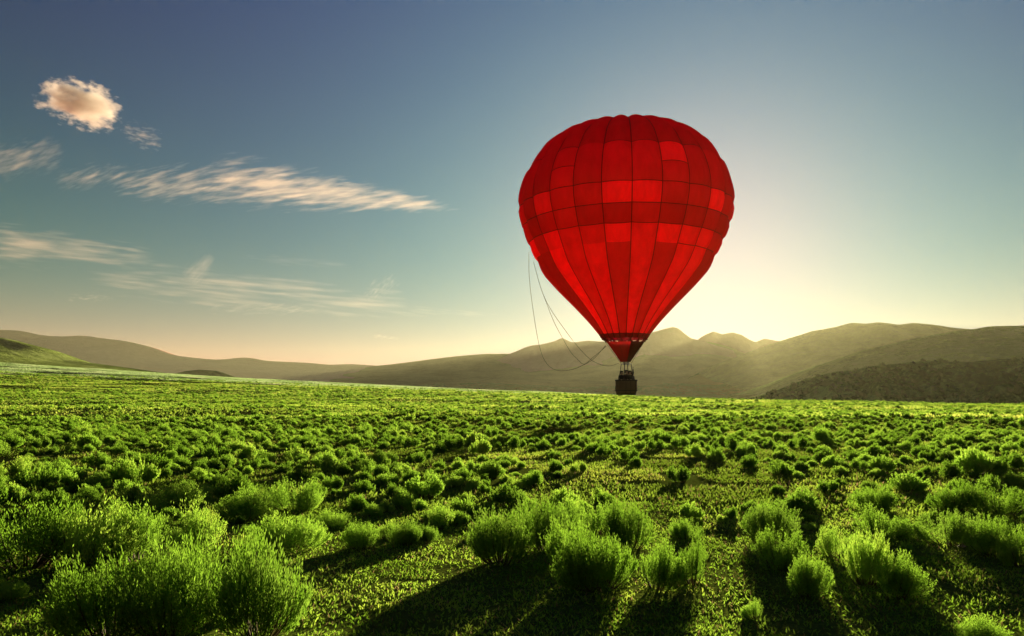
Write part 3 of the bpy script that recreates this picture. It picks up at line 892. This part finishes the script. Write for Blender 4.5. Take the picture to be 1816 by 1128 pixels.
# geometry-node scatter for what can no longer be told apart
def scatter(name, pts, scales, rots, protos, label, mat=None, tilt=None):
    """points carry scale, rotation and which prototype; one object"""
    hold = bpy.data.collections.new(name + '_kinds')
    for i, me in enumerate(protos):
        o = bpy.data.objects.new('%s_kind' % name, me)
        hold.objects.link(o)
    me = bpy.data.meshes.new(name)
    me.from_pydata([tuple(p) for p in pts], [], [])
    a = me.attributes.new('size', 'FLOAT_VECTOR', 'POINT'); a.data.foreach_set('vector', np.asarray(scales, np.float32).ravel())
    a = me.attributes.new('turn', 'FLOAT_VECTOR', 'POINT'); a.data.foreach_set('vector', np.asarray(rots, np.float32).ravel())
    a = me.attributes.new('which', 'INT', 'POINT'); a.data.foreach_set('value', r2.integers(0, len(protos), len(pts)).astype(np.int32))
    o = obj(name, me, kind='stuff', label=label)
    ng = bpy.data.node_groups.new(name + '_scatter', 'GeometryNodeTree')
    ng.interface.new_socket('Geometry', in_out='INPUT', socket_type='NodeSocketGeometry')
    ng.interface.new_socket('Geometry', in_out='OUTPUT', socket_type='NodeSocketGeometry')
    gi = ng.nodes.new('NodeGroupInput'); go = ng.nodes.new('NodeGroupOutput')
    ci = ng.nodes.new('GeometryNodeCollectionInfo'); ci.inputs['Collection'].default_value = hold
    ci.inputs['Separate Children'].default_value = True; ci.inputs['Reset Children'].default_value = True
    ip = ng.nodes.new('GeometryNodeInstanceOnPoints'); ip.inputs['Pick Instance'].default_value = True
    def attr(nm, typ):
        n = ng.nodes.new('GeometryNodeInputNamedAttribute'); n.data_type = typ; n.inputs['Name'].default_value = nm; return n.outputs['Attribute']
    ng.links.new(gi.outputs[0], ip.inputs['Points']); ng.links.new(ci.outputs[0], ip.inputs['Instance'])
    ng.links.new(attr('which', 'INT'), ip.inputs['Instance Index'])
    ng.links.new(attr('turn', 'FLOAT_VECTOR'), ip.inputs['Rotation']); ng.links.new(attr('size', 'FLOAT_VECTOR'), ip.inputs['Scale'])
    ng.links.new(ip.outputs[0], go.inputs[0])
    md = o.modifiers.new('scatter', 'NODES'); md.node_group = ng
    return o

def scat_pts(lst):
    a = np.array(lst); z = ground_z(a[:, 0], a[:, 1]) - 0.01
    return np.stack([a[:, 0], a[:, 1], z], 1), a[:, 2]
rest_mid = [q for q in rest if q[1] < 45]; rest_far = [q for q in rest if q[1] >= 45]
for nm, lst, protos, lab in (('shrubbery', rest_mid, [m for m, _ in MID], 'dense green shrubs covering the middle of the plain'), ('shrubbery', rest_far, LOW, 'tiny distant shrubs dotting the far plain')):
    pts, s = scat_pts(lst)
    n = len(s)
    sc = np.stack([s, s, s * r2.uniform(0.80, 1.15, n)], 1)
    rt = np.stack([np.zeros(n), np.zeros(n), r2.uniform(0, 6.28, n)], 1)
    scatter(nm, pts, sc, rt, protos, lab)
# very far brush, beyond 150 m
NF = 7000
yf = 150 + 150 * r2.uniform(0, 1, NF); xf = (r2.uniform(-1, 1, NF) * 0.68) * yf
kf = r2.uniform(0, 1, NF) < (0.35 + 0.9 * sstep(0.45, 0.6, vnoise(xf * 0.02, yf * 0.02, 3)))
lst = [(a, b, c) for a, b, c in zip(xf[kf], yf[kf], r2.uniform(0.4, 0.9, NF)[kf])]
pts, s = scat_pts(lst)
scatter('shrubbery', pts, np.stack([s, s, s * 1.1], 1), np.stack([0 * s, 0 * s, r2.uniform(0, 6.28, len(s))], 1), LOW, 'faint dark brush along the far edge of the plain')

# ------------------------------------------------------------------ grass and ground leaves
M_STRAW = leaf_material('dry_straw', (0.16, 0.13, 0.03), (0.30, 0.25, 0.08), 0.4, 3.0)
def grass_tile(seed, size, n, l0, l1, w, lean=0.5, clump=None, mat=None, straw=0.0):
    r = np.random.default_rng(seed)
    p = r.uniform(-size / 2, size / 2, (n, 2))
    if clump:
        c = r.uniform(-size / 2, size / 2, (clump, 2)); p = c[r.integers(0, clump, n)] + r.normal(0, size * 0.05, (n, 2))
    p = np.concatenate([p, np.full((n, 1), -0.01)], 1)
    d = np.concatenate([r.normal(0, lean, (n, 2)), np.ones((n, 1))], 1); d /= np.linalg.norm(d, axis=1, keepdims=True)
    L = r.uniform(l0, l1, (n, 1)); side = np.cross(d, r.normal(0, 1, (n, 3))); side /= np.linalg.norm(side, axis=1, keepdims=True)
    W = w * r.uniform(0.6, 1.3, (n, 1))
    V = np.stack([p, p + d * L * 0.55 + side * W, p + d * L, p + d * L * 0.55 - side * W], 1).reshape(-1, 3)
    me = mesh_np('grass_tile', V, np.arange(len(V)).reshape(-1, 4), mat or M_GRASS)
    if straw:
        me.materials.append(M_STRAW)
        me.polygons.foreach_set('material_index', (r.uniform(0, 1, n) < straw).astype(np.int32))
    return me

def tiles(name, y0, y1, step, protos, label, dens=1.0, fn=None, spread=0.68, pale=None):
    pts = []
    for y in np.arange(y0, y1, step):
        n = int(2 * (spread * y + 3) / step)
        for k in range(n + 1):
            x = -(spread * y + 3) + k * step
            pts.append((x + r2.uniform(-.3, .3) * step, y + r2.uniform(-.3, .3) * step))
    a = np.array(pts)
    if fn is not None: a = a[r2.uniform(0, 1, len(a)) < fn(a[:, 0], a[:, 1])]
    z = ground_z(a[:, 0], a[:, 1]); e = step * 0.5
    gx = (ground_z(a[:, 0] + e, a[:, 1]) - ground_z(a[:, 0] - e, a[:, 1])) / (2 * e)
    gy = (ground_z(a[:, 0], a[:, 1] + e) - ground_z(a[:, 0], a[:, 1] - e)) / (2 * e)
    n = len(a)
    scatter(name, np.stack([a[:, 0], a[:, 1], z], 1), np.repeat(r2.uniform(0.85, 1.2, (n, 1)), 3, 1), np.stack([np.arctan(gy), -np.arctan(gx), 0 * gx], 1), protos, label)

G_NEAR = [grass_tile(400 + i, 1.0, (1500, 1150, 800, 1350, 450)[i], 0.016, 0.060, 0.0060, 0.9, mat=M_COVER, straw=0.12) for i in range(5)]
G_MID = [grass_tile(420 + i, 2.4, 1300, 0.05, 0.12, 0.014, 0.7, mat=M_GRASS_MID, straw=0.10) for i in range(5)]
G_FAR = [grass_tile(440 + i, 9.0, 1500, 0.12, 0.30, 0.07, 0.6) for i in range(5)]
tiles('grass', 3.5, 14, 0.8, G_NEAR, 'short leafy green ground cover between the near shrubs')
tiles('grass', 13, 70, 2.2, G_MID, 'short green grass over the middle of the plain')
tiles('grass', 66, 300, 8.0, G_FAR, 'grass over the far plain')
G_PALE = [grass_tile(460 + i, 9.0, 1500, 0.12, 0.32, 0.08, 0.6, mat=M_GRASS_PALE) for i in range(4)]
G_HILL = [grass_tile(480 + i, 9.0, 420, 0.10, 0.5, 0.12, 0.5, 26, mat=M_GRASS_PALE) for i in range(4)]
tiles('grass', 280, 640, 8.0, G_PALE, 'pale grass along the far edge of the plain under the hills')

def hill_cover(label, n, tmax, protos, s0, s1, text, name='grass', seed=1, zmin=None):
    X, Y, Z = HILLS[label]
    r = np.random.default_rng(seed)
    nv = 1 + int(tmax * (X.shape[1] - 14))
    i = r.integers(0, X.shape[0] - 1, n); j = r.integers(1, nv - 1, n)
    u = r.uniform(0, 1, n); v = r.uniform(0, 1, n)
    def lerp(A): return (A[i, j] * (1 - u) + A[i + 1, j] * u) * (1 - v) + (A[i, j + 1] * (1 - u) + A[i + 1, j + 1] * u) * v
    P_ = np.stack([lerp(X), lerp(Y), lerp(Z)], 1)
    du = np.stack([A[i + 1, j] - A[i, j] for A in (X, Y, Z)], 1); dv = np.stack([A[i, j + 1] - A[i, j] for A in (X, Y, Z)], 1)
    nr = np.cross(du, dv); nr /= np.linalg.norm(nr, axis=1, keepdims=True) + 1e-9; nr[nr[:, 2] < 0] *= -1
    ok = (P_[:, 2] > ground_z(P_[:, 0], P_[:, 1]) - 0.5) & (nr[:, 2] > 0.6)
    P_, nr = P_[ok], nr[ok]
    sc = np.repeat(r.uniform(s0, s1, (len(P_), 1)), 3, 1)
    rot = np.stack([-np.arcsin(np.clip(nr[:, 1], -1, 1)), np.arctan2(nr[:, 0], nr[:, 2]), 0 * sc[:, 0]], 1)
    scatter(name, P_, sc, rot, protos, text)
SPUR = 'sunlit green spur descending from the right edge to the valley'
hill_cover(SPUR, 5200, 0.97, G_HILL, 1.6, 2.6, 'thin sunlit scrub on the spur at the right', seed=3)
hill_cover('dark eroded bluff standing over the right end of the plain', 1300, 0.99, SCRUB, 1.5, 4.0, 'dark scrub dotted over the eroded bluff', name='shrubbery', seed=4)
hill_cover('broad tan and green hill behind the balloon basket', 2200, 0.28, G_HILL, 3.0, 5.0, 'thin scrub on the foot of the central hill', seed=6)

# ------------------------------------------------------------------ clouds
CLOUD_N = [0]
def cloud(name, label, px0, px1, py0, py1, dist, depth, dens, expr, rot=0.0, color=(1, 0.93, 0.84), aniso=0.35):
    dist = dist + 760.0 * CLOUD_N[0]; depth = depth * dist / 7600.0; dens = dens * 7600.0 / dist; CLOUD_N[0] += 1      # one behind the other, never inside one another
    cx_, cy_ = (px0 + px1) / 2, (py0 + py1) / 2
    c = P(cx_, cy_, dist)
    sx_, sz_ = (px1 - px0) / 2 / F * dist, (py1 - py0) / 2 / F * dist
    v = np.array([(x, y, z) for x in (-1, 1) for y in (-1, 1) for z in (-1, 1)], float)
    f = [[0, 1, 3, 2], [4, 6, 7, 5], [0, 4, 5, 1], [2, 3, 7, 6], [0, 2, 6, 4], [1, 5, 7, 3]]
    m, nt, out = new_mat(name + '_vapour')
    tc = N(nt, 'ShaderNodeTexCoord')
    sep = N(nt, 'ShaderNodeSeparateXYZ'); nt.links.new(tc.outputs['Object'], sep.inputs[0])
    d = expr(nt, tc.outputs['Object'], sep.outputs[0], sep.outputs[1], sep.outputs[2])
    vol = N(nt, 'ShaderNodeVolumePrincipled')
    vol.inputs['Color'].default_value = (*color, 1); vol.inputs['Anisotropy'].default_value = aniso
    nt.links.new(mathn(nt, 'MULTIPLY', d, dens), vol.inputs['Density'])
    nt.links.new(vol.outputs[0], out.inputs['Volume'])
    m.volume_intersection_method if False else None
    me = bpy.data.meshes.new(name); me.from_pydata(v.tolist(), [], f); me.materials.append(m); me.update()
    o = obj(name, me, label=label, cat='cloud')
    o.location = c; o.scale = (sx_, depth, sz_); o.rotation_euler = (0, rot, 0)
    return o

def scaled(nt, vec, s, off=(0, 0, 0)):
    mp = N(nt, 'ShaderNodeMapping'); mp.inputs['Scale'].default_value = s; mp.inputs['Location'].default_value = off
    nt.links.new(vec, mp.inputs[0]); return mp.outputs[0]

def puff(nscale, amp, off, gain=5.0):
    def e(nt, vec, x, y, z):
        ln = N(nt, 'ShaderNodeVectorMath', operation='LENGTH'); nt.links.new(vec, ln.inputs[0])
        n = noise_tex(nt, scaled(nt, vec, nscale, off), 1.0, 7, 0.62)
        v = mathn(nt, 'SUBTRACT', 0.72, ln.outputs['Value'])
        v = mathn(nt, 'ADD', v, mathn(nt, 'MULTIPLY', mathn(nt, 'SUBTRACT', n, 0.5), amp))
        return mathn(nt, 'MULTIPLY', v, gain, clamp=True)
    return e

def streak(nscale, amp, off, gain=3.0, taper=0.0, slant=0.0, core=0.35):
    """wispy sheet: thin in depth, tapered towards +x, streaks slanted"""
    def e(nt, vec, x, y, z):
        half = mathn(nt, 'ADD', mathn(nt, 'MULTIPLY', x, -taper * 0.5), 1.0 - taper * 0.5)      # 1 at -x, 1-taper at +x
        zz = mathn(nt, 'DIVIDE', z, mathn(nt, 'MAXIMUM', half, 0.04))
        r2_ = mathn(nt, 'ADD', mathn(nt, 'MULTIPLY', zz, zz), mathn(nt, 'ADD', mathn(nt, 'POWER', mathn(nt, 'ABSOLUTE', x), 6.0), mathn(nt, 'MULTIPLY', y, y)))
        sh = N(nt, 'ShaderNodeCombineXYZ')
        nt.links.new(mathn(nt, 'SUBTRACT', x, mathn(nt, 'MULTIPLY', z, slant)), sh.inputs[0]); nt.links.new(y, sh.inputs[1]); nt.links.new(z, sh.inputs[2])
        n = noise_tex(nt, scaled(nt, sh.outputs[0], nscale, off), 1.0, 7, 0.6)
        v = mathn(nt, 'SUBTRACT', core, mathn(nt, 'MULTIPLY', r2_, 0.55))
        v = mathn(nt, 'ADD', v, mathn(nt, 'MULTIPLY', mathn(nt, 'SUBTRACT', n, 0.5), amp))
        return mathn(nt, 'MULTIPLY', v, gain, clamp=True)
    return e

CD = 7600.0
CC = (0.60, 0.51, 0.40)
cloud('cloud', 'small puffy cream cloud with a tan centre, high in the sky', 68, 224, 139, 232, CD, 290, 0.009, puff((2.3, 2.0, 2.6), 2.5, (5.3, 1.4, 2.2), 3.4), color=(0.62, 0.55, 0.46), rot=math.radians(10))
cloud('cloud', 'little hooked wisp just below the puffy cloud', 210, 296, 208, 275, CD, 140, 0.0032, streak((3.2, 2, 4), 2.2, (1, 4, 2), 2.5, 0.0, 1.0, 0.0), rot=math.radians(25), color=CC)
cloud('cloud', 'long feathery tapering cloud streak pointing at the balloon', 350, 830, 280, 405, CD, 260, 0.0036, streak((7, 3, 3.2), 3.0, (0, 2, 5), 2.0, 0.92, 0.75, 0.16), rot=math.radians(7), color=CC)
cloud('cloud', 'pair of soft wisps trailing left of the feathery streak', 190, 430, 290, 365, CD, 220, 0.0028, streak((5, 3, 2.6), 2.6, (7, 2, 1), 2.2, -0.3, 0.9, 0.05), color=CC)
cloud('cloud', 'faint thin wisp between the left-edge cloud and the streak', 90, 240, 285, 345, CD, 180, 0.0024, streak((4, 3, 2.6), 2.4, (2, 8, 1), 2.2, 0, 1.0, 0.02), rot=math.radians(-8), color=CC)
cloud('cloud', 'combed wispy cloud cut by the left picture edge', -70, 120, 235, 330, CD, 220, 0.0016, streak((3.2, 3, 4.5), 2.5, (4, 2, 9), 2.2, 0.2, 1.1, 0.08), rot=math.radians(-12), color=CC)
cloud('cloud', 'broad faint veil low at the left of the sky', -120, 300, 380, 500, CD, 300, 0.0013, streak((2.2, 2, 6), 2.2, (4, 1, 3), 2.0, 0.5, 0.0, 0.12), rot=math.radians(5), color=CC)
cloud('cloud', 'long thin veil stretched over the pink range', 130, 780, 465, 570, CD, 300, 0.0012, streak((3.0, 2, 6), 2.2, (9, 1, 3), 2.0, 0.2, 0.0, 0.10), rot=math.radians(5), color=CC)
cloud('cloud', 'thin slanting contrail above the pink range', 318, 392, 440, 512, CD, 60, 0.0028, streak((2, 2, 9), 0.8, (3, 1, 3), 2.0, 0.6, 0.0, 0.25), rot=math.radians(-44), color=CC)
cloud('cloud', 'small hooked wisp over the saddle left of the balloon', 640, 715, 485, 535, CD, 90, 0.0028, streak((3, 2, 4), 2.2, (5, 1, 6), 2.2, 0.0, 1.0, 0.04), rot=math.radians(-30), color=CC)
cloud('cloud', 'pale straight streak just left of the balloon, low in the glow', 700, 910, 536, 572, CD, 90, 0.0022, streak((2.5, 2, 5), 1.6, (6, 1, 3), 2.0, 0.7, 0.0, 0.08), rot=math.radians(4), color=CC)
cloud('cloud', 'thin level streak in the blue above the low veils', 410, 640, 446, 482, CD, 90, 0.0016, streak((2.5, 2, 5), 1.6, (2, 7, 3), 2.0, 0.2, 0.0, 0.06), rot=math.radians(5), color=CC)
cloud('cloud', 'scattered flecks under the long thin veil', 350, 600, 530, 566, CD, 90, 0.0022, streak((6, 2, 3), 2.6, (8, 3, 3), 2.0, 0.0, 0.3, 0.0), color=CC)
cloud('cloud', 'faint peach puffs low over the left of the pink range', 110, 210, 515, 540, CD, 90, 0.0024, streak((4, 2, 3), 2.4, (3, 9, 3), 2.0, 0.0, 0.3, 0.0), color=CC)
cloud('cloud', 'tiny bright cloud fleck above the broad central hill', 655, 712, 590, 606, CD, 60, 0.004, streak((3, 2, 3), 1.6, (1, 1, 3), 3, 0.3, 0.3, 0.1), rot=math.radians(6), color=CC)

# ------------------------------------------------------------------ haze
hz = np.array([(x, y, z) for x in (-6200, 6200) for y in (-500, 6200) for z in (-8.0, 378.0)], float)
m, nt, out = new_mat('valley_haze')
vol = N(nt, 'ShaderNodeVolumePrincipled')
vol.inputs['Color'].default_value = (0.56, 0.54, 0.28, 1)
vol.inputs['Density'].default_value = 0.000042
vol.inputs['Anisotropy'].default_value = 0.5
nt.links.new(vol.outputs[0], out.inputs['Volume'])
me = bpy.data.meshes.new('haze')
me.from_pydata(hz.tolist(), [], [[0, 1, 3, 2], [4, 6, 7, 5], [0, 4, 5, 1], [2, 3, 7, 6], [0, 2, 6, 4], [1, 5, 7, 3]])
me.materials.append(m); me.update()
obj('haze', me, kind='stuff', label='warm low sunlight haze filling the valley')
